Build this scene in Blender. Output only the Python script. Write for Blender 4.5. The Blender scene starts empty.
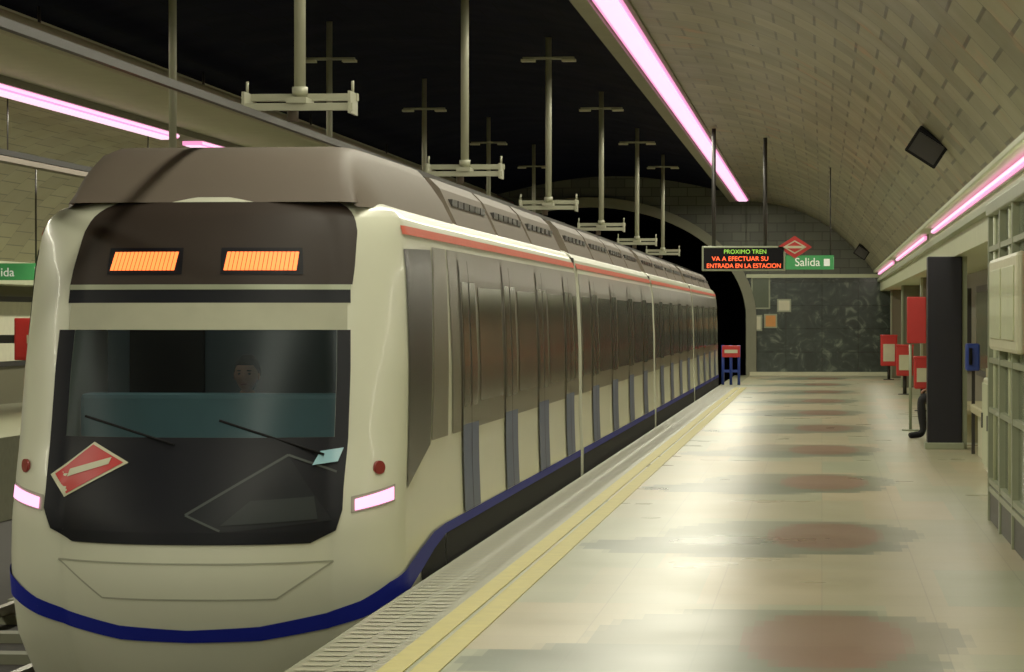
import bpy, bmesh, math, random
from mathutils import Vector, Matrix
random.seed(4)
scene=bpy.context.scene
try:
    scene.view_settings.view_transform='Standard'
    scene.view_settings.look='None'
    scene.view_settings.gamma=1.18
except Exception: pass

# ---------------------------------------------------------------- materials
def lin(c):
    c=c/255.0
    return c/12.92 if c<=0.04045 else ((c+0.055)/1.055)**2.4
def rgb(r,g,b): return (lin(r),lin(g),lin(b),1)
MATS={}
def mat(name,col,rough=0.5,metal=0.0,emit=0.0,var=0.12,scale=6.0,ecol=None,coat=0.0,bump=0.0,spec=0.5):
    if name in MATS: return MATS[name]
    m=bpy.data.materials.new(name); m.use_nodes=True
    nt=m.node_tree; b=nt.nodes['Principled BSDF']
    tc=nt.nodes.new('ShaderNodeTexCoord'); no=nt.nodes.new('ShaderNodeTexNoise')
    no.inputs['Scale'].default_value=scale; no.inputs['Detail'].default_value=4
    nt.links.new(tc.outputs['Object'],no.inputs['Vector'])
    mx=nt.nodes.new('ShaderNodeMix'); mx.data_type='RGBA'
    c=rgb(*col)
    mx.inputs[6].default_value=tuple(max(0,v*(1-var)) for v in c[:3])+(1,)
    mx.inputs[7].default_value=tuple(min(1,v*(1+var)) for v in c[:3])+(1,)
    nt.links.new(no.outputs['Fac'],mx.inputs[0])
    nt.links.new(mx.outputs[2],b.inputs['Base Color'])
    b.inputs['Roughness'].default_value=rough; b.inputs['Metallic'].default_value=metal
    b.inputs['Specular IOR Level'].default_value=spec
    if coat: b.inputs['Coat Weight'].default_value=coat
    if emit>0:
        b.inputs['Emission Color'].default_value=rgb(*(ecol or col)); b.inputs['Emission Strength'].default_value=emit
    if bump>0:
        bp=nt.nodes.new('ShaderNodeBump'); bp.inputs['Strength'].default_value=bump
        nt.links.new(no.outputs['Fac'],bp.inputs['Height']); nt.links.new(bp.outputs['Normal'],b.inputs['Normal'])
    MATS[name]=m; return m

def brick_mat(name,c1,c2,cm,bw,bh,rough,mortar=0.012,noise_col=None,nscale=1.0,nthr=0.62,coord='UV',off=0.5,bump=0.2,spec=0.5):
    m=bpy.data.materials.new(name); m.use_nodes=True
    nt=m.node_tree; b=nt.nodes['Principled BSDF']; b.inputs['Specular IOR Level'].default_value=spec
    tc=nt.nodes.new('ShaderNodeTexCoord'); br=nt.nodes.new('ShaderNodeTexBrick')
    br.inputs['Color1'].default_value=rgb(*c1); br.inputs['Color2'].default_value=rgb(*c2); br.inputs['Mortar'].default_value=rgb(*cm)
    br.inputs['Scale'].default_value=1.0; br.inputs['Brick Width'].default_value=bw; br.inputs['Row Height'].default_value=bh
    br.inputs['Mortar Size'].default_value=mortar; br.inputs['Mortar Smooth'].default_value=0.3; br.offset=off
    nt.links.new(tc.outputs[coord],br.inputs['Vector'])
    out=br.outputs['Color']
    no=nt.nodes.new('ShaderNodeTexNoise'); no.inputs['Scale'].default_value=nscale; no.inputs['Detail'].default_value=5
    nt.links.new(tc.outputs[coord],no.inputs['Vector'])
    if noise_col:
        ramp=nt.nodes.new('ShaderNodeValToRGB'); ramp.color_ramp.elements[0].position=nthr-0.03; ramp.color_ramp.elements[1].position=nthr+0.08
        ramp.color_ramp.elements[0].color=(0,0,0,1); ramp.color_ramp.elements[1].color=(0.7,0.7,0.7,1)
        nt.links.new(no.outputs['Fac'],ramp.inputs[0])
        mx=nt.nodes.new('ShaderNodeMix'); mx.data_type='RGBA'
        nt.links.new(ramp.outputs['Color'],mx.inputs[0]); nt.links.new(out,mx.inputs[6]); mx.inputs[7].default_value=rgb(*noise_col)
        out=mx.outputs[2]
    nt.links.new(out,b.inputs['Base Color'])
    mr=nt.nodes.new('ShaderNodeMapRange'); mr.inputs['To Min'].default_value=max(0.03,rough-0.14); mr.inputs['To Max'].default_value=rough+0.14
    nt.links.new(no.outputs['Fac'],mr.inputs['Value']); nt.links.new(mr.outputs['Result'],b.inputs['Roughness'])
    bp=nt.nodes.new('ShaderNodeBump'); bp.inputs['Strength'].default_value=bump; bp.inputs['Distance'].default_value=0.01
    nt.links.new(br.outputs['Fac'],bp.inputs['Height']); bp.invert=True
    nt.links.new(bp.outputs['Normal'],b.inputs['Normal'])
    return m

def floor_mat():
    m=bpy.data.materials.new('platform_floor_mat'); m.use_nodes=True
    nt=m.node_tree; b=nt.nodes['Principled BSDF']; L=nt.links
    def N(t): return nt.nodes.new(t)
    def M(op,a,bv=None,c=None):
        n=N('ShaderNodeMath'); n.operation=op
        for i,v in enumerate((a,bv,c)):
            if v is None: continue
            if isinstance(v,(int,float)): n.inputs[i].default_value=v
            else: L.new(v,n.inputs[i])
        return n.outputs[0]
    tc=N('ShaderNodeTexCoord'); sp=N('ShaderNodeSeparateXYZ'); L.new(tc.outputs['Object'],sp.inputs[0])
    x,y=sp.outputs[0],sp.outputs[1]
    def snap(v,s): return M('ADD',M('MULTIPLY',M('FLOOR',M('DIVIDE',v,s)),s),s/2)
    xs=snap(x,0.05); ys=snap(y,0.3)
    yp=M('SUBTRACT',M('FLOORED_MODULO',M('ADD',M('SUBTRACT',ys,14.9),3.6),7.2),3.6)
    wv=N('ShaderNodeTexNoise'); wv.inputs['Scale'].default_value=0.9; wv.inputs['Detail'].default_value=3
    L.new(tc.outputs['Object'],wv.inputs['Vector'])
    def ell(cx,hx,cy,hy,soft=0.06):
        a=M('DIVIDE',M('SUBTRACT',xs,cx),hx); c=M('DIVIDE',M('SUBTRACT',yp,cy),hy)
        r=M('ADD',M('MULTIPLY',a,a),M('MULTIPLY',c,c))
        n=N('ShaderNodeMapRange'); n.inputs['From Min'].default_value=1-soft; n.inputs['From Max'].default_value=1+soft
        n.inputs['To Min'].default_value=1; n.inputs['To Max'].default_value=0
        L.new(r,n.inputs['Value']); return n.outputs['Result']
    br=N('ShaderNodeTexBrick'); br.inputs['Scale'].default_value=1; br.inputs['Brick Width'].default_value=0.6; br.inputs['Row Height'].default_value=0.6
    br.offset=0.0; br.inputs['Mortar Size'].default_value=0.004
    br.inputs['Color1'].default_value=rgb(176,173,138); br.inputs['Color2'].default_value=rgb(188,182,146); br.inputs['Mortar'].default_value=rgb(150,144,116)
    L.new(tc.outputs['Object'],br.inputs['Vector'])
    br2=N('ShaderNodeTexBrick'); br2.inputs['Scale'].default_value=1; br2.inputs['Brick Width'].default_value=0.7; br2.inputs['Row Height'].default_value=2.4
    br2.inputs['Mortar Size'].default_value=0.0
    br2.inputs['Color1'].default_value=rgb(210,182,146); br2.inputs['Color2'].default_value=rgb(152,174,148)  # pinkish floor panels; the teal is reflection painted into the colour
    L.new(tc.outputs['Object'],br2.inputs['Vector'])
    def mix(f,a,bb):
        n=N('ShaderNodeMix'); n.data_type='RGBA'
        if isinstance(f,(int,float)): n.inputs[0].default_value=f
        else: L.new(f,n.inputs[0])
        for i,v in ((6,a),(7,bb)):
            if isinstance(v,tuple): n.inputs[i].default_value=v
            else: L.new(v,n.inputs[i])
        return n.outputs[2]
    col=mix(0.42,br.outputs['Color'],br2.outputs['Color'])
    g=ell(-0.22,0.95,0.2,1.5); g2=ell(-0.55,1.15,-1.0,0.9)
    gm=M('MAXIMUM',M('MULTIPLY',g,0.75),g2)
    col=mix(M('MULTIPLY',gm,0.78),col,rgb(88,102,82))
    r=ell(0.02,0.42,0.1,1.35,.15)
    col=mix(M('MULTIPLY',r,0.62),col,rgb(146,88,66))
    fine=N('ShaderNodeTexNoise'); fine.inputs['Scale'].default_value=60; fine.inputs['Detail'].default_value=2
    L.new(tc.outputs['Object'],fine.inputs['Vector'])
    mm=N('ShaderNodeMix'); mm.data_type='RGBA'; mm.blend_type='MULTIPLY'; mm.inputs[0].default_value=0.15
    L.new(col,mm.inputs[6]); L.new(fine.outputs['Fac'],mm.inputs[7])
    L.new(mm.outputs[2],b.inputs['Base Color'])
    mr=N('ShaderNodeMapRange'); mr.inputs['To Min'].default_value=0.22; mr.inputs['To Max'].default_value=0.38
    L.new(wv.outputs['Fac'],mr.inputs['Value']); L.new(mr.outputs['Result'],b.inputs['Roughness'])
    b.inputs['Specular IOR Level'].default_value=0.36
    return m

M_vault=brick_mat('vault_panels',(142,138,106),(104,101,77),(58,55,43),0.45,0.9,0.34,0.017,(186,132,98),1.3,0.64,bump=0.15)  # reddish noise patches are orange sign reflections painted into the panel colour
M_vaultL=brick_mat('vault_panels_far',(148,142,108),(132,126,96),(92,88,68),0.3,1.2,0.5,0.012,bump=0.1)
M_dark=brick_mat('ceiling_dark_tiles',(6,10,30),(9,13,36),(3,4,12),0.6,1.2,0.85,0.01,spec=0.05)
M_wallt=brick_mat('wall_beige_tiles',(160,156,120),(148,144,110),(110,106,84),0.6,0.3,0.4,0.01)
M_endt=brick_mat('end_wall_tiles',(92,95,80),(76,79,68),(56,56,46),0.5,0.25,0.5,0.012)
def marble():
    m=bpy.data.materials.new('green_marble'); m.use_nodes=True; nt=m.node_tree; b=nt.nodes['Principled BSDF']
    tc=nt.nodes.new('ShaderNodeTexCoord'); no=nt.nodes.new('ShaderNodeTexNoise'); no.inputs['Scale'].default_value=2.0; no.inputs['Detail'].default_value=9; no.inputs['Distortion'].default_value=2.2
    nt.links.new(tc.outputs['Object'],no.inputs['Vector'])
    r=nt.nodes.new('ShaderNodeValToRGB'); e=r.color_ramp.elements
    e[0].position=0.42; e[0].color=rgb(42,51,46); e[1].position=0.74; e[1].color=rgb(122,132,114)
    n=e.new(0.57); n.color=rgb(56,67,60)
    nt.links.new(no.outputs['Fac'],r.inputs[0])
    br=nt.nodes.new('ShaderNodeTexBrick'); br.inputs['Scale'].default_value=1; br.inputs['Brick Width'].default_value=1.0; br.inputs['Row Height'].default_value=0.65; br.offset=0
    br.inputs['Color1'].default_value=(1,1,1,1); br.inputs['Color2'].default_value=(.78,.78,.78,1); br.inputs['Mortar'].default_value=(.4,.4,.4,1); br.inputs['Mortar Size'].default_value=0.012
    nt.links.new(tc.outputs['UV'],br.inputs['Vector'])
    mx=nt.nodes.new('ShaderNodeMix'); mx.data_type='RGBA'; mx.blend_type='MULTIPLY'; mx.inputs[0].default_value=1
    nt.links.new(r.outputs['Color'],mx.inputs[6]); nt.links.new(br.outputs['Color'],mx.inputs[7]); nt.links.new(mx.outputs[2],b.inputs['Base Color'])
    b.inputs['Roughness'].default_value=0.2
    return m
M_marble=marble()
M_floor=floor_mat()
M_yellow=mat('tactile_yellow',(190,178,92),0.55,var=0.2,scale=8)
M_coping=mat('platform_coping',(142,142,114),0.4,var=0.25,scale=10)
M_white=mat('train_white_paint',(216,217,192),0.3,var=0.03,coat=0.2)
M_blue=mat('train_blue_stripe',(26,36,142),0.6,var=.03,spec=0.15)
M_black=mat('black_glass_mask',(10,12,20),0.5,var=0.02,spec=.2)
M_brown=mat('roof_brown_grey',(98,87,75),0.6,var=0.06)
M_topmask=mat('front_top_mask',(50,42,37),0.5,spec=.2)
M_emb=mat('emblem_fill',(20,23,28),0.45,spec=.2)
M_side=mat('side_band_grey',(104,99,82),0.32,0.1,spec=.35)
M_sglass=mat('side_window_glass',(44,41,36),0.14,spec=.4)
M_cabglass=mat('cab_side_glass',(24,22,21),0.3,spec=.2)
M_pink=mat('red_roof_stripe',(206,88,66),0.5)
M_door=mat('door_blue_grey',(88,98,130),0.5,spec=.3)
M_rubber=mat('rubber_black',(16,16,20),0.8,spec=.2)
M_blind=mat('sun_blind_beige',(172,172,146),0.6)
M_led=mat('led_orange',(255,112,48),0.5,emit=2.2)
M_ledg=mat('led_green',(130,190,60),0.5,emit=1.0)
M_ledr=mat('led_red',(255,84,40),0.5,emit=1.8)
M_head=mat('headlight_lens',(255,165,212),0.3,emit=1.7)
M_red=mat('signal_red',(198,40,38),0.4)
M_cream=mat('cream_enamel',(210,208,174),0.4)
M_steel=mat('galvanised_steel',(166,166,140),0.45,0.2)
M_darksteel=mat('dark_steel',(52,50,48),0.45,0.4)
M_tray=mat('cable_tray_beige',(190,181,150),0.5)
M_conc=mat('beam_concrete',(128,128,106),0.7,var=0.15,scale=3)
M_soff=mat('soffit_light',(196,196,164),0.7,var=0.1,scale=3)
M_diff=mat('pink_diffuser',(255,150,205),0.4,emit=1.0)
M_core=mat('tube_core',(255,206,234),0.4,emit=1.15)
M_ballast=mat('ballast',(44,40,36),0.95,var=0.5,scale=18,bump=0.6)
M_rail=mat('rail_steel',(120,112,100),0.3,0.9)
M_green=mat('exit_green',(50,130,66),0.4,emit=0.35)
M_whiteE=mat('sign_white',(236,236,216),0.5,emit=0.35)
M_column=mat('dark_column',(26,25,34),0.5,spec=.3)
M_bluebox=mat('blue_box',(32,58,146),0.45)
M_orange=mat('orange_notice',(220,146,74),0.6)
M_paper=mat('paper_notice',(220,216,186),0.7)
M_teal=mat('cab_console_teal',(104,142,148),0.5)
M_cabwall=mat('cab_wall_grey',(86,90,90),0.7)
M_fascia=mat('fascia_pale',(200,206,168),0.4)
M_frame=mat('aluminium_frame',(152,158,130),0.4,0.2)
M_gglass=mat('cabinet_glass',(84,94,74),0.15,var=0.3,scale=2)
M_stone=mat('bench_stone',(190,182,142),0.5,var=0.15)
M_skin=mat('skin',(150,104,82),0.55,var=0.06)
M_trous=mat('trousers_black',(18,18,24),0.85)
M_jacket=mat('jacket_navy',(30,34,52),0.85)
M_shirt=mat('driver_shirt',(60,72,96),0.8)
M_hair=mat('hair_brown',(34,24,18),0.8)
M_eye=mat('eye_dark',(20,14,12),0.2)
M_lip=mat('lips',(130,72,62),0.5)
def glassmat():
    m=bpy.data.materials.new('windscreen_glass'); m.use_nodes=True; nt=m.node_tree
    for n in list(nt.nodes): nt.nodes.remove(n)
    o=nt.nodes.new('ShaderNodeOutputMaterial'); t=nt.nodes.new('ShaderNodeBsdfTransparent'); g=nt.nodes.new('ShaderNodeBsdfGlossy')
    t.inputs['Color'].default_value=(0.55,0.6,0.63,1); g.inputs['Roughness'].default_value=0.3
    g.inputs['Color'].default_value=(.32,.36,.38,1)
    fr=nt.nodes.new('ShaderNodeFresnel'); fr.inputs['IOR'].default_value=1.45
    mx=nt.nodes.new('ShaderNodeMixShader'); nt.links.new(fr.outputs[0],mx.inputs[0]); nt.links.new(t.outputs[0],mx.inputs[1]); nt.links.new(g.outputs[0],mx.inputs[2]); nt.links.new(mx.outputs[0],o.inputs[0])
    return m
M_glass=glassmat()

# ---------------------------------------------------------------- helpers
def link(o): scene.collection.objects.link(o); return o
def group(name,loc):
    e=bpy.data.objects.new(name,None); e.empty_display_size=0.2; e.location=loc; link(e); return e
def par(o,p):
    if p is not None:
        o.parent=p; o.matrix_parent_inverse=Matrix.Translation(-Vector(p.location))
    return o
def mesh(name,verts,faces,m,parent=None,smooth=False,uvs=None):
    me=bpy.data.meshes.new(name); me.from_pydata([tuple(v) for v in verts],[],faces); me.update()
    if isinstance(m,(list,tuple)):
        for k in m: me.materials.append(k)
    else: me.materials.append(m)
    if uvs:
        ul=me.uv_layers.new(name='UVMap')
        for lp in me.loops: ul.data[lp.index].uv=uvs[lp.vertex_index]
    if smooth:
        for p in me.polygons: p.use_smooth=True
    o=bpy.data.objects.new(name,me); link(o); return par(o,parent)
def box(name,x0,x1,y0,y1,z0,z1,m,parent=None,bev=0.0):
    bm=bmesh.new(); bmesh.ops.create_cube(bm,size=1)
    for v in bm.verts:
        v.co=Vector(((x0+x1)/2+v.co.x*(x1-x0),(y0+y1)/2+v.co.y*(y1-y0),(z0+z1)/2+v.co.z*(z1-z0)))
    if bev>0: bmesh.ops.bevel(bm,geom=bm.edges[:],offset=bev,segments=2,profile=0.5,affect='EDGES')
    me=bpy.data.meshes.new(name); bm.to_mesh(me); bm.free(); me.materials.append(m)
    o=bpy.data.objects.new(name,me); link(o); return par(o,parent)
def cyl(name,p0,p1,r,m,parent=None,seg=16,r2=None):
    p0=Vector(p0);p1=Vector(p1); d=p1-p0
    bm=bmesh.new(); bmesh.ops.create_cone(bm,cap_ends=True,segments=seg,radius1=r,radius2=r if r2 is None else r2,depth=d.length)
    rot=d.to_track_quat('Z','Y').to_matrix().to_4x4(); bmesh.ops.transform(bm,matrix=Matrix.Translation((p0+p1)/2)@rot,verts=bm.verts)
    me=bpy.data.meshes.new(name); bm.to_mesh(me); bm.free(); me.materials.append(m)
    for p in me.polygons: p.use_smooth=len(p.vertices)==4
    o=bpy.data.objects.new(name,me); link(o); return par(o,parent)
def extrude_profile(name,prof,y0,y1,m,parent=None,smooth=True,ny=1):
    verts=[];uv=[];faces=[];n=len(prof)
    arc=[0]
    for i in range(1,n): arc.append(arc[-1]+math.dist(prof[i],prof[i-1]))
    for j in range(ny+1):
        y=y0+(y1-y0)*j/ny
        for i,(x,z) in enumerate(prof): verts.append((x,y,z)); uv.append((arc[i],y))
    for j in range(ny):
        for i in range(n-1):
            a=j*n+i; faces.append((a,a+1,a+n+1,a+n))
    return mesh(name,verts,faces,m,parent,smooth,uv)
def quadwall(name,pts,uvs,m,parent=None):
    return mesh(name,pts,[tuple(range(len(pts)))],m,parent,False,uvs)
def text(name,body,loc,size,m,parent,rot=(math.pi/2,0,0),align='LEFT',sx=1.0):
    cu=bpy.data.curves.new(name,'FONT'); cu.body=body; cu.size=size; cu.extrude=0.002; cu.align_x=align
    cu.materials.append(m); o=bpy.data.objects.new(name,cu); o.location=loc; o.rotation_euler=rot; o.scale=(sx,1,1); link(o); return par(o,parent)

YE=84.0; YB=-5.0; E=1.6
# ---------------------------------------------------------------- room shell
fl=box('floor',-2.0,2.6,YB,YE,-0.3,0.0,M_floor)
cop=box('floor_coping',-2.42,-2.0,YB,YE,-0.3,0.0,M_coping)
ys=group('tactile_strip',(-1.86,40,0))
box('band_1',-2.0,-1.88,YB,YE-15,0.0,0.006,M_yellow,ys); box('band_2',-1.85,-1.72,YB,YE-15,0.0,0.006,M_yellow,ys)
vs=[];fs=[]
for i in range(280):
    y=12+i*0.2
    for (a,b) in ((-2.38,-2.24),(-2.2,-2.06)):
        k=len(vs); vs+=[(a,y,.004),(b,y,.004),(b,y+.09,.004),(a,y+.09,.004)]; fs.append((k,k+1,k+2,k+3))
mesh('coping_ribs',vs,fs,mat('rib_cream',(160,158,128),.5),ys)
box('floor_edge_plinth',-2.40,-2.2,YB,YE,-1.2,-0.3,M_conc)
box('floor_trackbed',-11.0,-2.2,YB,YE+30,-1.3,-1.12,M_ballast)
box('floor_far_platform',-15.2,-10.9,YB,YE,-1.2,0.0,M_coping)
def spline(pts,n=6):
    out=[]
    P=[pts[0]]+list(pts)+[pts[-1]]
    for i in range(1,len(P)-2):
        for k in range(n):
            t=k/n; r=[]
            for c in (0,1):
                a,b,cc,d=P[i-1][c],P[i][c],P[i+1][c],P[i+2][c]
                r.append(0.5*((2*b)+(-a+cc)*t+(2*a-5*b+4*cc-d)*t*t+(-a+3*b-3*cc+d)*t**3))
            out.append(tuple(r))
    out.append(tuple(pts[-1])); return out
VP=[(-2.0,4.86),(-1.3,4.77),(-0.6,4.56),(0,4.26),(0.5,3.9),(0.9,3.5),(1.2,3.18),(1.42,2.92)]
prof=spline(VP)
extrude_profile('ceiling_vault',prof,YB,YE,M_vault)
profL=[(-13.3-x+0.1,z-0.05) for x,z in spline([(-2.0,4.86),(-1.0,4.72),(0,4.3),(0.9,3.6),(1.5,2.85),(1.75,2.5)])]
extrude_profile('ceiling_vault.001',profL,YB,YE,M_vaultL)
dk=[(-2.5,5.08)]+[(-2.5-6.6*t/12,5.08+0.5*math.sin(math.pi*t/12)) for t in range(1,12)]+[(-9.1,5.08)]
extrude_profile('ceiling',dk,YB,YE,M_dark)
box('ceiling_soffit_far',-11.3,-9.1,YB,YE,4.86,5.1,M_soff)
box('wall_right',2.5,2.7,YB,YE,0,4.0,M_wallt)
box('wall_left',-15.3,-15.1,YB,YE,0,4.0,M_wallt)
box('wall_back',-15.3,2.7,YB-.2,YB,-1.3,5.8,M_conc)
bm_=group('trim_edge_beam',(-2.4,40,4.9))
box('beam',-2.52,-2.34,YB,YE-1.5,4.78,5.10,M_conc,bm_)
box('housing',-2.34,-1.96,YB,YE-1.5,4.82,4.90,M_conc,bm_)
lum=group('ceiling_luminaire',(-2.15,40,4.8))
box('diffuser',-2.30,-2.01,YB,YE-2,4.79,4.82,M_diff,lum)
box('tube',-2.26,-2.04,YB,YE-2.1,4.772,4.789,M_core,lum)
lum2=group('ceiling_luminaire',(-11.15,25,4.7))
for i,(a,b) in enumerate(((YB,50.6),(52.6,55.2),(56.6,60.0),(61,80))):
    box('diffuser_%d'%i,-11.34,-10.98,a,b,4.68,4.75,M_diff,lum2)
    box('tube_%d'%i,-11.28,-11.04,a,b,4.66,4.679,M_core,lum2)
    box('tube_side_%d'%i,-10.979,-10.96,a,b,4.70,4.735,M_core,lum2)
box('housing',-11.38,-10.94,YB,YE,4.75,4.86,M_conc,lum2)
box('trim_cornice',1.42,1.62,YB,YE,2.86,2.94,M_fascia,bev=0.02)
box('trim_cornice.001',1.60,2.5,YB,YE,2.35,2.98,M_fascia)
box('trim_soffit',1.52,1.60,YB,YE,2.60,2.68,M_frame)
lum3=group('wall_luminaire',(1.55,40,2.8))
for i,(a,b) in enumerate(((YB,42.5),(45.6,62.8),(66,82.5))):
    box('diffuser_%d'%i,1.53,1.57,a,b,2.785,2.835,M_diff,lum3)
    box('tube_%d'%i,1.52,1.53,a,b,2.797,2.823,M_core,lum3)
    box('bracket_%d'%i,1.57,1.60,a,b,2.77,2.86,M_frame,lum3)
tr=group('overhead_pipe',(-8.7,40,4.77))
cyl('pipe',(-8.75,YB,4.78),(-8.75,YE,4.78),0.13,M_tray,tr,20)
for i in range(9): cyl('hanger_%d'%i,(-8.75,6+i*9,4.86),(-8.75,6+i*9,5.1),0.02,M_darksteel,tr,8)
tr=group('cable_tray',(-11.6,40,3.9))
box('tray',-11.7,-11.5,YB,YE,3.82,3.95,M_brown,tr)
for i in range(9): cyl('hanger_%d'%i,(-11.6,6+i*9,3.95),(-11.6,6+i*9,4.8),0.012,M_darksteel,tr,8)
box('trim_fascia_far',-15.1,-14.3,YB,YE,2.2,2.6,M_fascia)

def wl(name,x0,x1,z0,z1,y,m):
    return quadwall(name,[(x0,y,z0),(x1,y,z0),(x1,y,z1),(x0,y,z1)],[(x0,z0),(x1,z0),(x1,z1),(x0,z1)],m)
wl('wall_front',-2.12,2.5,0,2.75,YE-0.02,M_marble)
wl('wall_front_upper',-2.12,2.5,2.75,5.8,YE,M_endt)
box('trim_wall_top',-2.1,2.0,YE-0.16,YE-0.02,2.72,2.82,M_fascia)
box('baseboard_front',-2.0,2.0,YE-0.35,YE-0.03,0.0,0.10,M_cream)
arc=[]
for i in range(41):
    t=math.pi*i/40; arc.append((-6.5+4.4*math.cos(t),1.6+3.1*math.sin(t)))
inner=[(-2.1,-1.3)]+arc+[(-10.9,-1.3)]
vs=[];fs=[];uv=[]
for (x,z) in inner:
    vs.append((x,YE,z)); uv.append((x,z)); vs.append((x,YE,5.8)); uv.append((x,5.8))
for i in range(len(inner)-1):
    k=2*i; fs.append((k,k+2,k+3,k+1))
mesh('wall_front_portal',vs,fs,M_endt,None,False,uv)
wl('wall_front_far',-15.3,-10.9,-0.2,5.8,YE,M_endt)
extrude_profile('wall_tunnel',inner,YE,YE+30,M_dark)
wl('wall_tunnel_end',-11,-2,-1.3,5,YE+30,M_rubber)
vs=[];fs=[]
def outw(x,z,k):
    d=Vector((x+6.5,max(0,z-1.6))); 
    if d.length<1e-3: return (x,z)
    d=d.normalized(); return (x+d.x*k,z+d.y*k)
for (x,z) in inner:
    o=outw(x,z,0.28)
    vs+= [(x,YE-0.25,z),(o[0],YE-0.25,o[1]),(x,YE,z),(o[0],YE,o[1])]
for i in range(len(inner)-1):
    k=4*i; fs+=[(k,k+4,k+5,k+1),(k,k+2,k+6,k+4),(k+1,k+5,k+7,k+3)]
mesh('trim_portal',vs,fs,M_conc)

CX=-3.66
for c,nm in ((CX,0),(-6.5,1)):
    g=group('railway_track',(c,40,-1.1))
    for k,s in enumerate((-0.72,0.72)):
        box('rail_%d'%k,c+s-.035,c+s+.035,YB,YE+28,-1.04,-0.95,M_rail,g)
    for i in range(60):
        box('sleeper_%d'%i,c-1.1,c+1.1,YB+1+i*1.5,YB+1.25+i*1.5,-1.12,-1.04,M_conc,g)

# ---------------------------------------------------------------- train
WM=1.18; R0=0.40; F0=WM-R0; AE=F0+R0*math.pi/2
def interp(z,tab):
    if z<=tab[0][0]: return tab[0][1]
    for (a,va),(b,vb) in zip(tab,tab[1:]):
        if z<=b:
            t=(z-a)/(b-a); return va+(vb-va)*t
    return tab[-1][1]
def sinterp(z,tab):
    if z<=tab[0][0]: return tab[0][1]
    if z>=tab[-1][0]: return tab[-1][1]
    for i in range(len(tab)-1):
        if z<=tab[i+1][0]:
            a,va=tab[i]; b,vb=tab[i+1]; h=b-a; t=(z-a)/h
            def sl(j):
                if j<=0: return (tab[1][1]-tab[0][1])/(tab[1][0]-tab[0][0])
                if j>=len(tab)-1: return (tab[-1][1]-tab[-2][1])/(tab[-1][0]-tab[-2][0])
                return (tab[j+1][1]-tab[j-1][1])/(tab[j+1][0]-tab[j-1][0])
            m0=sl(i)*h; m1=sl(i+1)*h
            return (2*t**3-3*t*t+1)*va+(t**3-2*t*t+t)*m0+(-2*t**3+3*t*t)*vb+(t**3-t*t)*m1
WT=[(-0.75,1.10),(-0.3,1.20),(0.2,1.20),(0.6,1.185),(1.3,1.18),(1.9,1.155),(2.12,1.13),(2.20,1.10),(2.26,1.05),(2.30,0.97),(2.33,0.88)]
YT=[(-0.75,17.45),(-0.4,17.20),(0.0,17.02),(0.35,17.02),(0.6,17.12),(0.9,17.27),(1.6,17.52),(2.2,17.72),(2.33,17.86)]
BT=[(-.6,.34),(.2,.32),(.6,.24),(1.0,.18),(1.6,.13),(2.3,.10)]
def P(a,z,off=0.0):
    w=interp(z,WT); b_=sinterp(z,BT); R=R0; yf=sinterp(z,YT)+b_; fl_=w-R; s=1 if a>=0 else -1; aa=abs(a)
    if aa<=F0:
        t=aa/F0; x=fl_*t; y=yf-b_*(1-t**2.3); n=(2.3*t**1.3*b_/fl_*s,-1)
        if t>0.8: 
            k=(t-.8)/.2; n=(n[0]*(1-k)+k*s*.35,-1)
    elif aa<=AE:
        ph=(aa-F0)/R; x=fl_+R*math.sin(ph); y=yf+R*(1-math.cos(ph)); n=(s*math.sin(ph)+s*.35*(1-ph/1.571),-math.cos(ph))
    else:
        x=w; y=yf+R+(aa-AE); n=(s,0)
    l=math.hypot(*n)
    return Vector((CX+s*x+off*n[0]/l,y+off*n[1]/l,z))
def S(y,z,s,off=0.0): return Vector((CX+s*(interp(z,WT)+off),y,z))
TR=group('metro_train',(CX,17.3,-1.0))
CL=13.3; GAP=0.4
Y1=17.3+CL
zs=sorted(set([round(-0.75+i*0.05,3) for i in range(0,62)]+[0.9,1.53,2.22,2.26,2.29,2.31,2.33]))
zs=[z for z in zs if z<=2.3301]
As=sorted(set([round(i*0.06,4) for i in range(0,13)]+[F0]+[F0+ (AE-F0)*i/12 for i in range(1,13)]+[0.80]+[AE+1.0,AE+2.0]))
cols=[('S',-1)]+[('P',-a) for a in reversed(As) if a>0]+[('P',a) for a in As]+[('S',1)]
vs=[];fs=[]
for z in zs:
    for k,v in cols:
        vs.append(S(Y1,z,v) if k=='S' else P(v,z))
nc=len(cols)
for j in range(len(zs)-1):
    zc=(zs[j]+zs[j+1])/2
    for i in range(nc-1):
        a0=cols[i]; a1=cols[i+1]
        if a0[0]=='P' and a1[0]=='P' and abs((a0[1]+a1[1])/2)<0.80 and 0.9<zc<1.53: continue
        k=j*nc+i; fs.append((k,k+1,k+nc+1,k+nc))
top=(len(zs)-1)*nc
fs.append(tuple(top+i for i in range(nc)))
mesh('body_shell',vs,fs,M_white,TR,True)
def patchq(name,q,off,m,par_=TR,res=0.04,f=P):
    (a00,z00),(a10,z10),(a11,z11),(a01,z01)=q
    na=max(1,min(60,int(math.ceil(max(abs(a10-a00),abs(a11-a01))/res)))); nz=max(1,int(math.ceil(max(abs(z01-z00),abs(z11-z10))/res)))
    vs=[];fs=[]
    for j in range(nz+1):
        t=j/nz
        for i in range(na+1):
            s=i/na
            a=(a00*(1-s)+a10*s)*(1-t)+(a01*(1-s)+a11*s)*t
            z=(z00*(1-s)+z10*s)*(1-t)+(z01*(1-s)+z11*s)*t
            vs.append(f(a,z,off))
    for j in range(nz):
        for i in range(na):
            k=j*(na+1)+i; fs.append((k,k+1,k+na+2,k+na+1))
    return mesh(name,vs,fs,m,par_,True)
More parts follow.
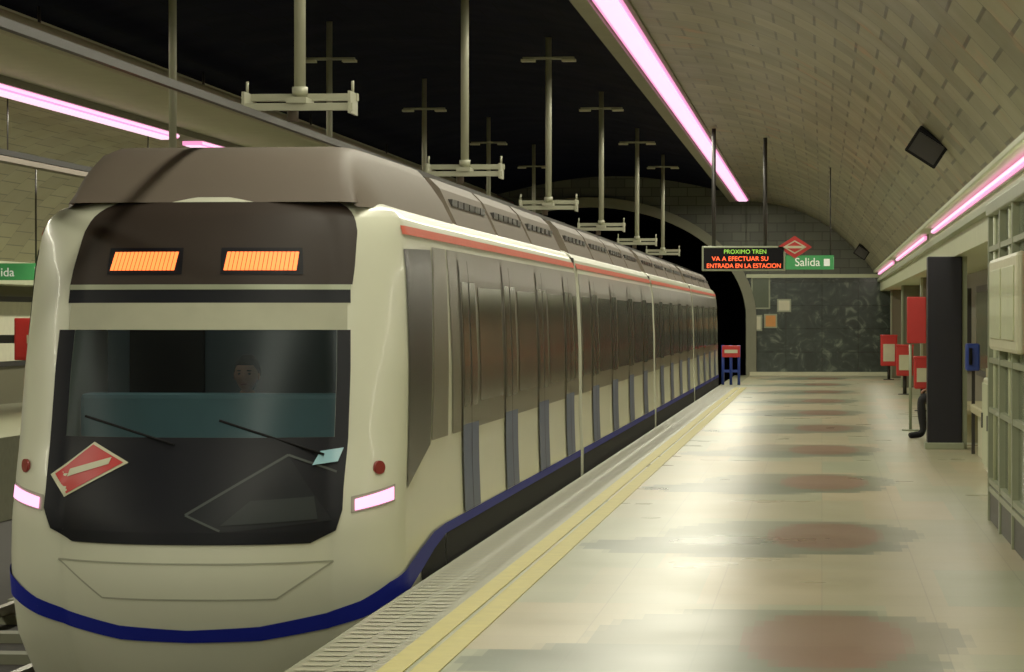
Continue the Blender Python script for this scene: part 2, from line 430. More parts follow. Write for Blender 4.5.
def rect(a0,a1,z0,z1): return [(a0,z0),(a1,z0),(a1,z1),(a0,z1)]
patchq('mask_top',[(-.86,1.80),(.89,1.80),(.96,2.30),(-.80,2.30)],.012,M_topmask,res=.03)
patchq('mask_line',rect(-.86,.88,1.77,1.80),.014,M_frame)
patchq('mask_mid',rect(-.86,.88,1.69,1.77),.010,M_black)
patchq('sun_blind',rect(-.84,.86,1.53,1.69),.011,M_blind)
patchq('mask_left',rect(-.90,-.80,0.9,1.53),.010,M_black)
patchq('mask_right',rect(.80,.88,0.9,1.53),.010,M_black)
patchq('mask_lower',[(-.90,0.48),(.86,0.48),(.88,0.9),(-.90,0.9)],.010,M_black,res=.03)
patchq('mask_lower_b',[(-.85,0.36),(.82,0.36),(.86,0.48),(-.90,0.48)],.010,M_black,res=.03)
patchq('mask_lip',[(-.70,0.29),(.68,0.29),(.82,0.36),(-.85,0.36)],.010,M_black,res=.03)
patchq('windscreen',rect(-.81,.81,.89,1.54),.004,M_glass)
for nm,a0,a1 in (('display_1',-.60,-.16),('display_2',.12,.58)):
    patchq(nm+'_bezel',rect(a0-.02,a1+.02,1.86,2.02),.018,M_black)
    n=int((a1-a0)/0.026)
    for i in range(n):
        a=a0+i*0.026
        patchq('%s_led_%d'%(nm,i),[(a,1.885),(a+.022,1.885),(a+.042,1.995),(a+.020,1.995)],.024,M_led,res=.2)
patchq('logo_white',[(-.87,.675),(-.775,.545),(-.37,.755),(-.60,.87)],.016,M_cream,res=.03)
patchq('logo_red',[(-.84,.680),(-.76,.565),(-.40,.755),(-.605,.855)],.020,M_red,res=.03)
patchq('logo_bar',[(-.76,.665),(-.49,.745),(-.475,.785),(-.745,.71)],.024,M_cream,res=.03)
def stroke(nm,a0,z0,a1,z1,w,m,off=.016):
    dx,dz=a1-a0,z1-z0; l=math.hypot(dx,dz); nx,nz_=-dz/l*w/2,dx/l*w/2
    patchq(nm,[(a0-nx,z0-nz_),(a1-nx,z1-nz_),(a1+nx,z1+nz_),(a0+nx,z0+nz_)],off,m,res=.04)
patchq('emblem_fill',[(0.0,.46),(.20,.36),(.80,.42),(.55,.80)],.013,M_emb,res=.04)
Me=mat('emblem_line',(62,68,66),.5,spec=.3)
stroke('emblem_1',0.0,.46,.55,.80,.014,Me); stroke('emblem_2',.55,.80,.82,.70,.012,Me); stroke('emblem_3',0.0,.46,.20,.37,.012,Me)
patchq('emblem_shade',[(.20,.40),(.72,.43),(.70,.56),(.36,.54)],.017,mat('emblem_shade',(38,43,44),.5,spec=.2))
cyl('wiper_1',P(.74,.80,.04),P(.15,1.0,.04),.008,M_rubber,TR,8); cyl('wiper_2',P(-.1,.86,.04),P(-.66,1.02,.04),.008,M_rubber,TR,8)
patchq('wiper_cap',[(.68,.74),(.82,.76),(.85,.84),(.72,.82)],.03,mat('pale_blue',(150,200,214),.3))
for s,nm in ((1,'headlight_1'),(-1,'headlight_2')):
    q=[(s*.93,.475),(s*1.20,.53),(s*1.20,.605),(s*.93,.54)]
    if s<0: q=[q[1],q[0],q[3],q[2]]
    q2=[(s*.91,.46),(s*1.22,.52),(s*1.22,.62),(s*.91,.555)]
    if s<0: q2=[q2[1],q2[0],q2[3],q2[2]]
    patchq(nm+'_recess',q2,.008,mat('lamp_surround',(150,150,130),.4)); patchq(nm,q,.016,M_head)
    c=P(s*1.08,.72,.0); o=P(s*1.08,.72,.02); cyl(nm+'_marker',c,o,.040,mat('marker_red',(140,44,40),.4),TR,16)
Mg=mat('panel_gap_grey',(160,162,140),.5)
for k,(a0,z0,a1,z1) in enumerate([(-.8,.18,.8,.18),(-.8,.18,-.5,-.03),(.8,.18,.5,-.03),(-.5,-.03,.5,-.03)]):
    stroke('crease_%d'%k,a0,z0,a1,z1,.010,Mg,.004)
bl=[(0,-.25),(.4,-.235),(.75,-.175),(.95,-.11),(1.15,-.02),(1.4,.05),(2.0,.12),(2.6,.19),(3.2,.225)]
bl=[(-a,z) for a,z in reversed(bl[1:])]+bl
def hb(a): return interp(abs(a),[(0,.038),(.9,.05),(1.3,.075),(2.2,.065),(3.2,.033)])
for i in range(len(bl)-1):
    (a0,z0),(a1,z1)=bl[i],bl[i+1]
    patchq('blue_band_%d'%i,[(a0,z0-hb(a0)),(a1,z1-hb(a1)),(a1,z1+hb(a1)),(a0,z0+hb(a0))],.012,M_blue)
    if min(abs(a0),abs(a1))>=1.99:
        patchq('skirt_front_%d'%i,[(a0,-.7),(a1,-.7),(a1,z1-hb(a1)),(a0,z0-hb(a0))],.006,M_rubber)
for s in (1,-1):
    q=[(s*1.46,.58),(s*2.45,.80),(s*2.45,2.04),(s*1.30,2.02)]
    if s<0: q=[q[1],q[0],q[3],q[2]]
    patchq('cab_side_window_%d'%(s+1),q,.006,M_cabglass)
    q=[(s*2.52,.82),(s*3.35,.82),(s*3.2,2.06),(s*2.52,2.06)]
    if s<0: q=[q[1],q[0],q[3],q[2]]
    patchq('cab_door_band_%d'%(s+1),q,.006,M_side)
    q=[(s*1.30,2.11),(s*3.6,2.11),(s*3.6,2.165),(s*1.30,2.165)]
    if s<0: q=[q[1],q[0],q[3],q[2]]
    patchq('roof_stripe_cab_%d'%(s+1),q,.006,M_pink)
box('cab_console',CX-.85,CX+.85,17.95,18.2,.5,1.14,M_teal,TR,.03)
box('cab_rear_wall',CX-1.0,CX+1.0,19.3,19.35,0,2.2,M_cabwall,TR)
box('cab_door_leaf',CX-.85,CX-.35,19.27,19.3,.1,1.9,M_topmask,TR,.01)
box('cab_floor',CX-.95,CX+.95,17.95,19.3,-.02,.02,M_topmask,TR)
box('driver_seat',CX-.25,CX+.25,18.4,18.85,.34,.44,M_rubber,TR,.03); box('driver_seat_back',CX-.25,CX+.25,18.85,18.95,.4,1.05,M_rubber,TR,.03)
box('driver_seat_stem',CX-.06,CX+.06,18.55,18.7,0.02,.35,M_rubber,TR)
cyl('coupler',(CX,17.0,-.66),(CX,18.2,-.66),.10,M_darksteel,TR); box('coupler_head',CX-.18,CX+.18,16.85,17.05,-.8,-.54,M_darksteel,TR,.03)
def sidepatch(nm,y0,y1,z0,z1,s,off,m):
    nz=max(1,int(math.ceil((z1-z0)/.1))); vs=[];fs=[]
    for j in range(nz+1):
        z=z0+(z1-z0)*j/nz; vs+=[S(y0,z,s,off),S(y1,z,s,off)]
    for j in range(nz): k=2*j; fs.append((k,k+1,k+3,k+2))
    return mesh(nm,vs,fs,m,TR)
cy=17.3
for c in range(4):
    y0=cy; y1=cy+CL
    if c>0:
        ring=[(CX+interp(z,WT),z) for z in zs]; full=ring+[(2*CX-x,z) for x,z in reversed(ring)]
        vs=[(x,y,z) for y in (y0,y1) for x,z in full]; n=len(full)
        fs=[(i,(i+1)%n,n+(i+1)%n,n+i) for i in range(n)]+[tuple(range(n)),tuple(range(n,2*n))]
        mesh('car_shell_%d'%c,vs,fs,M_white,TR)
    ys0=y0+(2.75 if c==0 else 0.02)
    for s in (1,-1):
        t='%d_%d'%(c,s+1)
        sidepatch('grey_band_'+t,ys0,y1-.02,.82,2.06,s,.005,M_side)
        sidepatch('roof_stripe_'+t,ys0-.1,y1,2.11,2.165,s,.007,M_pink)
        sidepatch('blue_line_'+t,ys0-.5 if c==0 else ys0,y1,.19,.255,s,.0075,M_blue)
        sidepatch('skirt_'+t,ys0-.5 if c==0 else ys0,y1,-.7,.19,s,.006,M_rubber)
        offs=[3.3,6.1,8.9,11.7] if c==0 else [1.4,4.5,7.6,10.7]
        prev=ys0-y0
        for k,o in enumerate(offs):
            yd=y0+o
            sidepatch('door_lower_%s_%d'%(t,k),yd,yd+.95,.26,.86,s,.010,M_door)
            sidepatch('door_upper_%s_%d'%(t,k),yd,yd+.95,.86,2.0,s,.010,M_side)
            sidepatch('door_glass_a_%s_%d'%(t,k),yd+.08,yd+.43,.98,1.85,s,.014,M_sglass)
            sidepatch('door_glass_b_%s_%d'%(t,k),yd+.52,yd+.87,.98,1.85,s,.014,M_sglass)
            sidepatch('door_seam_%s_%d'%(t,k),yd+.465,yd+.485,.26,2.0,s,.015,M_rubber)
            sidepatch('door_edge_%s_%d'%(t,k),yd-.03,yd,.26,2.0,s,.012,M_emb)
            a=y0+prev+.15; b=yd-.15
            if b-a>.5: sidepatch('side_window_%s_%d'%(t,k),a,b,1.0,1.82,s,.010,M_sglass)
            prev=o+.95
        a=y0+prev+.12
        if y1-a>.5: sidepatch('side_window_end_'+t,a,y1-.15,1.0,1.82,s,.010,M_sglass)
    if c<3: box('gangway_%d'%c,CX-1.10,CX+1.10,y1,y1+GAP,-.3,2.22,M_rubber,TR)
    segs=[(y0+ (4.3 if c==0 else .3),y0+6.9),(y0+7.1,y0+9.8),(y0+10.0,y0+13.0)] 
    if c>0: segs=[(y0+.3,y0+3.6),(y0+3.8,y0+6.9)]+segs[1:]
    for k,(a,b) in enumerate(segs):
        h=2.62
        pr=[(-1.03,2.27),(-.90,h-.08),(-.82,h),(.82,h),(.90,h-.08),(1.03,2.27)]
        vs=[(CX+x,y,z) for y in (a,b) for x,z in pr]
        fs=[(i,i+1,i+7,i+6) for i in range(5)]+[tuple(range(6)),tuple(range(6,12))]
        mesh('roof_unit_%d_%d'%(c,k),vs,fs,M_brown,TR)
        for q in range(6):
            yy=a+.2+q*(b-a-.4)/6
            box('louvre_%d_%d_%d'%(c,k,q),CX+.93,CX+.97,yy,yy+.3,2.42,2.47,M_darksteel,TR)
    for k,yb in enumerate((y0+2.6,y1-2.6)):
        box('bogie_%d_%d'%(c,k),CX-.8,CX+.8,yb-1.2,yb+1.2,-.78,-.5,M_darksteel,TR,.05)
        for q,dy in enumerate((-.9,.9)):
            for s in (-1,1): cyl('wheel_%d_%d_%d_%d'%(c,k,q,s+1),(CX+s*.66,yb+dy,-.58),(CX+s*.78,yb+dy,-.58),.37,M_rail,TR,24)
    cy=y1+GAP
# front roof fairing: rounded cross-section, sloped nose
def prf(y,w0,w1,z1):
    out=[]; z0=2.27; h=z1-z0
    right=[(w0,z0),(w0-(w0-w1)*.35,z0+h*.45),(w1+.07,z0+h*.78),(w1+.03,z0+h*.92),(w1-.03,z0+h*.985),(w1-.12,z1)]
    return [(-x,y,z) for x,z in right]+[(x,y,z) for x,z in reversed(right)]
secs=[prf(17.84,.88,.82,2.30),prf(17.90,.90,.79,2.38),prf(17.98,.93,.77,2.48),prf(18.10,.96,.75,2.575),prf(18.25,.98,.74,2.635),prf(18.45,.99,.74,2.665),prf(18.8,1.0,.75,2.675),prf(21.0,1.03,.79,2.67),prf(21.35,1.03,.80,2.62)]
vs=[];fs=[];n=12
for s_ in secs: vs+=[(CX+x,y,z) for x,y,z in s_]
for j in range(len(secs)-1):
    for i in range(n-1): k=j*n+i; fs.append((k,k+1,k+n+1,k+n))
po=mesh('roof_pod',vs,fs,M_brown,TR,True)
mesh('roof_pod_rear',[(CX+x,y,z) for x,y,z in secs[-1]],[tuple(range(n))],M_brown,TR)

# ---------------------------------------------------------------- people
def skin_mesh(name,pts,edges,roots,mats,pick,parent,sub=2):
    me=bpy.data.meshes.new(name); me.from_pydata([p[0] for p in pts],edges,[]); o=bpy.data.objects.new(name,me); link(o)
    sk=o.modifiers.new('skin','SKIN'); sk.use_smooth_shade=True
    sd=o.modifiers.new('sub','SUBSURF'); sd.levels=sub; sd.render_levels=sub
    lay=me.skin_vertices[0].data
    for i,p in enumerate(pts):
        r=p[1]; lay[i].radius=(r,r) if not isinstance(r,tuple) else r; lay[i].use_root=(i in roots)
    dg=bpy.context.evaluated_depsgraph_get(); dg.update()
    nm=bpy.data.meshes.new_from_object(o.evaluated_get(dg))
    o.modifiers.clear(); o.data=nm
    nm.materials.clear()
    for m in mats: nm.materials.append(m)
    for p in nm.polygons: p.material_index=pick(p.center); p.use_smooth=True
    return par(o,parent)
def person(name,loc,rotz,top_m,parent=None,hands_up=0.0):
    g=group(name,(0,0,0))
    pts=[((0,0,.56),(.15,.12)),((0,.02,.72),(.14,.10)),((0,.02,.90),(.16,.11)),((0,.01,1.02),(.12,.09)),((0,0,1.10),.055),((0,-.01,1.16),.055)]
    ed=[(0,1),(1,2),(2,3),(3,4),(4,5)]
    for s in (-1,1):
        k=len(pts); pts+=[((s*.10,-.03,.54),.10),((s*.12,-.25,.56),.083),((s*.13,-.45,.53),.064),((s*.13,-.44,.30),.058),((s*.13,-.42,.11),.044),((s*.13,-.45,.055),.046),((s*.14,-.62,.035),.036)]
        ed+=[(0,k)]+[(k+i,k+i+1) for i in range(6)]
        k=len(pts); pts+=[((s*.17,.01,1.0),.062),((s*.23,-.02,.86),.048),((s*.24,-.06,.74),.042),((s*.19,-.20,.70+hands_up),.036),((s*.14,-.31,.66+hands_up),.026)]
        ed+=[(3,k)]+[(k+i,k+i+1) for i in range(4)]
    def pick(c):
        if c.z>1.075: return 2
        if c.z<.09 : return 3
        if c.y<-.295 and c.z>.6: return 2
        if c.z<.66 and not (c.y<-.1 and c.z>.63): return 0
        if c.y<-.1 and abs(c.x)<.22 and c.z<.64 : return 0
        return 1
    parts=[skin_mesh('body',pts,ed,{0},[M_trous,top_m,M_skin,M_rubber],pick,None)]
    bm=bmesh.new(); bmesh.ops.create_uvsphere(bm,u_segments=32,v_segments=24,radius=1)
    for v in bm.verts:
        x,y,z=v.co
        w=0.075*(1-.28*max(0,-z)**1.3); X=x*w; Y=y*.095*(1-.12*max(0,-z)); Z=z*.118
        if y<0 and abs(x)<.22:
            if -.35<z<.15: Y-=0.020*(1-abs(x)/.22)*(1-abs(z+.18)/.33 if abs(z+.18)<.33 else 0)
        if y<-.3 and .0<z<.25 and .2<abs(x)<.6: Y+=.006
        if y<-.4 and -.85<z<-.65 and abs(x)<.3: Y-=.006
        v.co=(X,Y-.02,Z+1.245)
    me=bpy.data.meshes.new('head'); bm.to_mesh(me); bm.free(); me.materials.append(M_skin); me.materials.append(M_hair)
    for p in me.polygons:
        p.use_smooth=True; c=p.center
        if c.z>1.30 or (c.y>.01 and c.z>1.19): p.material_index=1
    h=link(bpy.data.objects.new('head',me)); parts.append(h)
    bm=bmesh.new(); bmesh.ops.create_uvsphere(bm,u_segments=24,v_segments=16,radius=1)
    for v in bm.verts:
        x,y,z=v.co; k=1+.03*math.sin(9*x+5*z)
        v.co=(x*.083*k,y*.100*k+.004,max(z,-.35+ .9*max(0,-y))*.112*k+1.262)
    me=bpy.data.meshes.new('hair'); bm.to_mesh(me); bm.free(); me.materials.append(M_hair)
    for p in me.polygons: p.use_smooth=True
    parts.append(link(bpy.data.objects.new('hair',me)))
    def ball(nm,c,r,m):
        bm=bmesh.new(); bmesh.ops.create_uvsphere(bm,u_segments=12,v_segments=8,radius=1)
        for v in bm.verts: v.co=Vector(c)+Vector((v.co.x*r[0],v.co.y*r[1],v.co.z*r[2]))
        me=bpy.data.meshes.new(nm); bm.to_mesh(me); bm.free(); me.materials.append(m)
        for p in me.polygons: p.use_smooth=True
        parts.append(link(bpy.data.objects.new(nm,me)))
    for s in (-1,1):
        ball('eye_%d'%(s+1),(s*.03,-.103,1.25),(.012,.007,.007),M_eye); ball('ear_%d'%(s+1),(s*.074,-.01,1.24),(.010,.02,.032),M_skin)
        ball('brow_%d'%(s+1),(s*.03,-.105,1.27),(.018,.006,.004),M_hair)
    ball('mouth',(0,-.108,1.185),(.024,.007,.006),M_lip)
    for s in (-1,1):
        z0=.66+hands_up; b=Vector((s*.14,-.31,z0))
        hp=[(tuple(b),(.024,.018)),(tuple(b+Vector((-s*.02,-.045,-.008))),(.036,.016)),(tuple(b+Vector((-s*.03,-.08,-.016))),(.034,.014))]
        he=[(0,1),(1,2)]; roots={0}
        fd=Vector((-s*.3,-.9,-.25)).normalized(); sd_=Vector((.95,-.3*s,0)).normalized()
        for i,(o_,ln) in enumerate(((-.027,.068),(-.009,.078),(.009,.073),(.027,.058))):
            k=len(hp); roots.add(k); st=b+Vector((-s*.03,-.075,-.014))+sd_*o_
            hp+=[(tuple(st),.009),(tuple(st+fd*ln*.5),.009),(tuple(st+fd*ln*.8+Vector((0,0,-.014))),.008),(tuple(st+fd*ln*.95+Vector((0,0,-.032))),.007)]
            he+=[(k,k+1),(k+1,k+2),(k+2,k+3)]
        k=len(hp); roots.add(k); st=b+Vector((-s*.015-s*.02,-.03,-.004))
        hp+=[(tuple(st),.012),(tuple(st+Vector((-s*.03,-.025,-.006))),.010),(tuple(st+Vector((-s*.042,-.052,-.014))),.008)]; he+=[(k,k+1),(k+1,k+2)]
        parts.append(skin_mesh('hand_%d'%(s+1),hp,he,roots,[M_skin],lambda c:0,None,1))
    for p in parts: p.parent=g
    g.location=loc; g.rotation_euler=(0,0,rotz)
    if parent is not None: g.parent=parent; g.matrix_parent_inverse=Matrix.Translation(-Vector(parent.location))
    return g
person('train_driver',(CX+.06,18.62,.0),0,M_shirt,TR,.12)
person('seated_passenger',(1.76,40.2,0.0),-math.pi/2,M_jacket)

# ---------------------------------------------------------------- overhead line supports
def hanger(x,y,zt):
    g=group('catenary_support',(x,y,3.2))
    cyl('pole',(x,y,3.12),(x,y,zt),.040,M_steel,g,16)
    cyl('collar',(x,y,3.14),(x,y,3.20),.055,M_steel,g,16)
    box('bar_front',x-.39,x+.39,y-.14,y-.08,3.03,3.08,M_steel,g); box('bar_rear',x-.39,x+.39,y+.08,y+.14,3.11,3.16,M_steel,g)
    for k,s in enumerate((-1,1)):
        box('clamp_%d'%k,x+s*.37-.010,x+s*.37+.010,y-.16,y+.16,3.01,3.16,M_steel,g)
        cyl('rod_%d'%k,(x+s*.37,y,3.15),(x+s*.37,y,3.24),.010,M_steel,g,8)
    box('plate',x-.07,x+.07,y-.16,y+.16,3.08,3.12,M_steel,g)
    cyl('insulator',(x-.05,y,2.96),(x-.05,y,3.09),.04,M_brown,g,12)
    box('top_bracket',x-.34,x+.34,y-.05,y+.05,5.02,5.05,M_steel,g)
    for k,s in enumerate((-1,1)): box('top_end_%d'%k,x+s*.27-.09,x+s*.27+.09,y-.08,y+.08,4.99,5.02,M_cream,g)
for d in (20.8,30.4,39.7,49.2,58.7,68.2): hanger(-3.6,(d-.37)/.9947,5.31)
for d in (30.2,39.8,49.3,58.8,68.0): hanger(-6.5,(d-.67)/.9947,5.53)
g=group('contact_rail',(CX,45,2.9)); box('rail',CX-.02,CX+.02,YB,YE+20,2.90,2.945,M_darksteel,g)
g=group('contact_rail',(-6.5,45,2.9)); box('rail',-6.52,-6.48,YB,YE+20,2.90,2.945,M_darksteel,g)

# ---------------------------------------------------------------- hanging sign
sy=51.0
g=group('platform_information_sign',(-1.3,sy,2.6))
box('display_case',-2.03,-.62,sy,sy+.18,2.40,2.82,M_frame,g,.01); box('display_face',-2.0,-.65,sy-.01,sy,2.43,2.79,M_rubber,g)
text('led_line_1','PROXIMO TREN',(-1.66,sy-.015,2.69),.10,M_ledg,g,sx=1.0)
text('led_line_2','VA A EFECTUAR SU',(-1.86,sy-.015,2.57),.105,M_ledr,g,sx=1.05)
text('led_line_3','ENTRADA EN LA ESTACION',(-1.95,sy-.015,2.45),.105,M_ledr,g,sx=.95)
box('exit_panel',-.62,.20,sy+.03,sy+.13,2.42,2.66,M_green,g,.01)
text('exit_text','Salida',(-.46,sy+.015,2.48),.20,M_whiteE,g,sx=.95)
box('exit_pictogram',.03,.13,sy+.02,sy+.03,2.48,2.60,M_whiteE,g)
def dia(nm,cx,y,cz,hw,hh,m,t=.03):
    vs=[(cx-hw,y,cz),(cx,y,cz-hh),(cx+hw,y,cz),(cx,y,cz+hh)]; vs+=[(a,b+t,c) for a,b,c in vs]
    mesh(nm,vs,[(0,1,2,3),(7,6,5,4),(0,4,5,1),(1,5,6,2),(2,6,7,3),(3,7,4,0)],m,g)
dia('logo_red',-.46,sy,2.80,.29,.19,M_red); dia('logo_white',-.46,sy-.006,2.80,.20,.115,M_cream,.005); dia('logo_inner',-.46,sy-.012,2.80,.165,.09,M_red,.005)
box('logo_bar',-.62,-.30,sy-.02,sy-.013,2.78,2.82,M_cream,g)
for k,(x,zt) in enumerate(((-1.83,4.82),(-.96,4.66),(.14,4.15))):
    cyl('rod_%d'%k,(x,sy+.09,2.6),(x,sy+.09,zt),.035 if k<2 else .012,M_darksteel,g,12)
g=group('exit_sign',(-12.2,45,2.3))
box('panel',-13.6,-11.68,45,45.1,2.18,2.44,M_green,g,.01); text('label','Salida',(-12.75,44.985,2.24),.19,M_whiteE,g); box('pictogram',-12.0,-11.85,44.985,45,2.23,2.38,M_whiteE,g)
for k,x in enumerate((-13.3,-12.0)): cyl('rod_%d'%k,(x,45.05,2.44),(x,45.05,4.0),.015,M_darksteel,g,8)
g=group('fire_cabinet',(-14.3,52,1.2)); box('case',-14.25,-13.93,52,52.3,.85,1.6,M_red,g,.02); box('bracket',-15.0,-14.25,52.1,52.2,1.15,1.3,M_darksteel,g); box('door_leaf',-14.22,-13.96,51.985,52,.9,1.55,M_red,g,.004); box('handle',-14.01,-13.98,51.97,51.985,1.15,1.3,M_cream,g)
for k in range(8):
    y=20.4+k*8
    if k==4: y+=.3
    g=group('framed_poster',(-15,y+2,1.3)); box('frame',-15.1,-15.04,y,y+3.8,.7,2.0,M_darksteel,g); box('sheet',-15.04,-15.03,y+.1,y+3.7,.8,1.9,(M_paper,M_bluebox,M_orange,M_red)[k%4],g)

def frame_note(nm,x0,x1,z0,z1,m,fr=M_darksteel):
    g=group(nm,((x0+x1)/2,YE-.1,z0)); box('frame',x0,x1,YE-.07,YE-.02,z0,z1,fr,g); box('sheet',x0+.04,x1-.04,YE-.08,YE-.07,z0+.04,z1-.04,m,g)
def X84(u): return (u-822)*83.5/3016
def Z84(v): return 1.6+(318-v)*83.5/3000
for nm,u0,u1,v0,v1,m in (('monitor_screen',751,770,277,309,M_gglass),('notice_sheet',777,791,299,312,M_paper),('notice_sheet',750,762,315,331,M_paper),('notice_sheet',764,777,314,328,M_orange)):
    frame_note(nm,X84(u0),X84(u1),Z84(v1),Z84(v0),m,M_frame)
g=group('platform_end_barrier',(-2.1,72,.4))
for k,x in enumerate((-2.36,-2.17,-1.98)): cyl('post_%d'%k,(x,72,0),(x,72,.95),.035,M_bluebox,g,12)
box('sign_red',-2.38,-1.95,71.93,71.99,.66,.94,M_red,g,.01); box('sign_bar',-2.32,-2.01,71.92,71.93,.76,.84,M_cream,g); box('rail',-2.36,-1.98,71.98,72.02,.3,.36,M_bluebox,g)

def speaker(x,y,z):
    g=group('loudspeaker',(x,y,z))
    o=box('case',-.17,.17,-.14,.14,-.13,.13,M_rubber,None,.015); o2=box('grille',-.14,.14,-.15,-.138,-.10,.10,M_darksteel,None); o3=box('bracket',.02,.06,-.03,.03,.12,.20,M_darksteel,None)
    for q in (o,o2,o3): q.parent=g
    g.rotation_euler=(math.radians(10),math.radians(33),0)
speaker(1.0,28.9,3.23); speaker(.98,74.5,3.23)
# ---------------------------------------------------------------- right side furniture
g=group('platform_column',(1.5,37,0)); box('shaft',1.28,1.70,36.9,37.3,.06,2.35,M_column,g,.015); box('base',1.25,1.73,36.87,37.33,0,.08,M_frame,g,.01); box('trim_edge',1.70,1.76,36.95,37.25,.0,2.35,M_frame,g)
for k,yy in enumerate((56,69.5,80.5)):
    g=group('trim_pier',(1.9,yy,0)); box('shaft',1.85,2.40,yy,yy+.5,.0,2.35,M_wallt,g,.02); box('edge',1.82,1.86,yy-.02,yy+.52,0,2.35,M_frame,g)
g=group('platform_bench',(1.9,40.2,.4)); box('seat',1.62,2.3,38.6,42.4,.37,.44,M_stone,g,.02); box('leg_1',1.75,2.2,38.9,39.1,0,.37,M_stone,g); box('leg_2',1.75,2.2,41.9,42.1,0,.37,M_stone,g); box('back',2.28,2.34,38.6,42.4,.44,.9,M_stone,g,.01)
g=group('stone_bench',(2.0,34,.3)); box('seat',1.72,2.4,31.5,35.3,.50,.60,M_stone,g,.02); box('plinth',1.80,2.35,31.7,35.2,0,.5,M_cream,g,.01)
g=group('help_phone',(1.8,36,1.1)); box('case',1.68,1.84,35.5,35.8,.98,1.30,M_bluebox,g,.02); box('handset',1.71,1.75,35.46,35.5,1.05,1.25,M_rubber,g,.01); box('pole',1.75,1.79,35.62,35.68,.0,.98,M_darksteel,g)
g=group('electrical_cabinet',(1.9,29,0)); box('body',1.62,2.3,27.6,30.6,.08,1.0,M_cream,g,.02); box('plinth',1.66,2.28,27.65,30.55,0,.08,M_darksteel,g)
for k in range(3): box('door_%d'%k,1.605,1.62,27.7+k*.98,28.6+k*.98,.14,.95,M_fascia,g,.004); box('handle_%d'%k,1.59,1.605,28.45+k*.98,28.5+k*.98,.5,.65,M_darksteel,g)
g=group('wall_mounted_switch_box',(2.1,32.6,1.6)); box('body',1.9,2.5,31.6,33.4,1.2,2.1,M_cream,g,.02); box('door',1.885,1.9,31.7,33.3,1.27,2.03,M_fascia,g,.004); box('handle',1.87,1.885,31.8,31.85,1.55,1.7,M_darksteel,g)
g=group('red_information_post',(1.3,42.9,0)); cyl('post',(1.25,42.95,0),(1.25,42.95,1.3),.022,M_frame,g,12); cyl('foot',(1.25,42.95,0),(1.25,42.95,.02),.12,M_frame,g,20); box('panel',1.20,1.47,42.9,43.0,1.24,1.90,M_red,g,.015)
def bin_(u,v0,v1,x):
    d=3016*x/(u-822); y=(d+x*.1028)/.9947; z1=1.6-(v0-318)*d/3000; z0=1.6-(v1-318)*d/3000; w=.14*d/60+.03
    g=group('litter_bin',(x,y,0)); box('body',x-w,x+w,y,y+.3,z0,z1,M_red,g,.03); box('label',x-w*.7,x+w*.7,y-.012,y,z0+.12,z1-.14*(z1-z0)-.1,M_cream,g); cyl('post',(x,y+.15,0),(x,y+.15,z0+.02),.04,M_darksteel,g,12); cyl('foot',(x,y+.15,0),(x,y+.15,.02),.14,M_darksteel,g,20); box('hood',x-w*1.05,x+w*1.05,y-.01,y+.31,z1-.02,z1+.03,M_red,g,.01)
bin_(923,358,389,1.72); bin_(905,346,376,1.72); bin_(889,336,366,1.72)
for k in range(5):
    y=43+k*8
    g=group('advertising_panel',(2.45,y+2.5,1.4)); box('frame',2.43,2.5,y,y+5,.7,2.1,M_darksteel,g); box('sheet',2.42,2.43,y+.1,y+4.9,.8,2.0,(M_gglass,M_orange,M_paper,M_gglass,M_red)[k],g)
g=group('glazed_kiosk',(1.8,20,0))
x0,x1,y0,y1=1.31,2.3,15.0,24.0
box('plinth',x0+.01,x1,y0,y1,0,.30,M_darksteel,g,.01)
box('glass_body',x0+.04,x1-.04,y0+.04,y1-.04,.30,2.42,M_gglass,g)
box('roof',x0-.02,x1,y0,y1+.02,2.40,2.50,M_frame,g,.01)
for k,zz in enumerate((.30,.86,1.25,2.12)): box('transom_%d'%k,x0,x0+.05,y0,y1,zz,zz+.04,M_frame,g)
for k,zz in enumerate((.30,.86,1.25,2.12)): box('transom_end_%d'%k,x0,x1,y1-.05,y1,zz,zz+.04,M_frame,g)
for k in range(7): yy=y0+k*(y1-y0-.08)/6; box('mullion_%d'%k,x0-.005,x0+.05,yy,yy+.10,.0,2.45,M_frame,g)
for k in range(3): xx=x0+k*.45; box('mullion_end_%d'%k,xx,xx+.06,y1-.06,y1+.005,.0,2.45,M_frame,g)
box('meter_box',x0-.05,x0+.02,19.8,23.0,1.36,2.04,M_cream,g,.03); box('meter_lid',x0-.06,x0-.05,20.0,21.3,1.45,1.95,M_fascia,g,.004); box('meter_panel',x0-.06,x0-.05,21.5,22.8,1.45,1.95,M_fascia,g,.004)
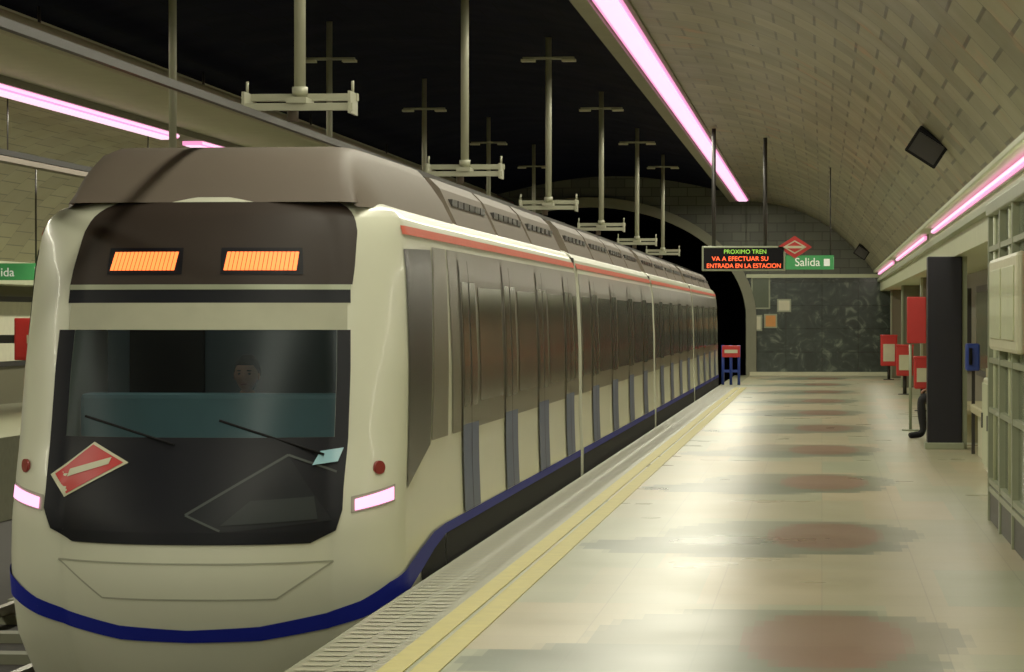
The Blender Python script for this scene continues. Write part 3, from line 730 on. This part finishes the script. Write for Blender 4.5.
box('grille',x0-.004,x0+.01,y0+.2,y1-.2,.24,.28,M_frame,g)
for k in range(5): cyl('interior_post_%d'%k,(x0+.035,16+k*1.9,.3),(x0+.035,16+k*1.9,2.4),.02,M_red if k==2 else M_fascia,g,8)

# ---------------------------------------------------------------- lamps
def area(nm,x,y,z,w,l,P_,col,rot=(0,0,0),parent=None):
    d=bpy.data.lights.new(nm,'AREA'); d.shape='RECTANGLE'; d.size=w; d.size_y=l; d.energy=P_; d.color=col
    o=bpy.data.objects.new(nm,d); o.location=(x,y,z); o.rotation_euler=rot; link(o); par(o,parent)
WARM=(1.0,0.985,0.74)
for i in range(8):
    a=YB+.5+i*10.8; area('tube_lamp_%d'%i,-2.155,a+5.4,4.765,.26,10.6,190,WARM,(0,0,0),lum)
for i in range(5):
    a=YB+.5+i*16; area('tube_lamp_%d'%i,-11.16,a+8,4.65,.26,15.8,420,WARM,(0,math.radians(0),0),lum2)
for i,(a,b) in enumerate(((YB,15),(15,42.5),(45.6,62.8),(66,82.5))):
    area('tube_lamp_%d'%i,1.50,(a+b)/2,2.80,.04,(b-a),2.8*(b-a),WARM,(0,math.radians(50),0),lum3)
    area('cove_lamp_%d'%i,1.47,(a+b)/2,2.955,.04,(b-a),2.0*(b-a),WARM,(0,math.radians(145),0),lum3)
d=bpy.data.lights.new('cab_fill','POINT'); d.energy=2.2; d.color=(.85,1,1); d.shadow_soft_size=.1  # added fill light that lifts the dark cab interior, no fitting behind it
o=bpy.data.objects.new('cab_fill',d); o.location=(CX-.5,18.3,2.05); link(o); par(o,TR)
w=bpy.data.worlds.new('w'); scene.world=w; w.use_nodes=True; w.node_tree.nodes['Background'].inputs[0].default_value=(.05,.05,.06,1); w.node_tree.nodes['Background'].inputs[1].default_value=0.3

# ---------------------------------------------------------------- camera
cd=bpy.data.cameras.new('camera'); cd.lens=3000/1024*36; cd.sensor_width=36; cd.clip_end=300
c=bpy.data.objects.new('camera',cd); link(c); c.location=(0,0,1.6)
c.rotation_euler=(math.radians(90-.344),0,math.radians(5.90)); scene.camera=c
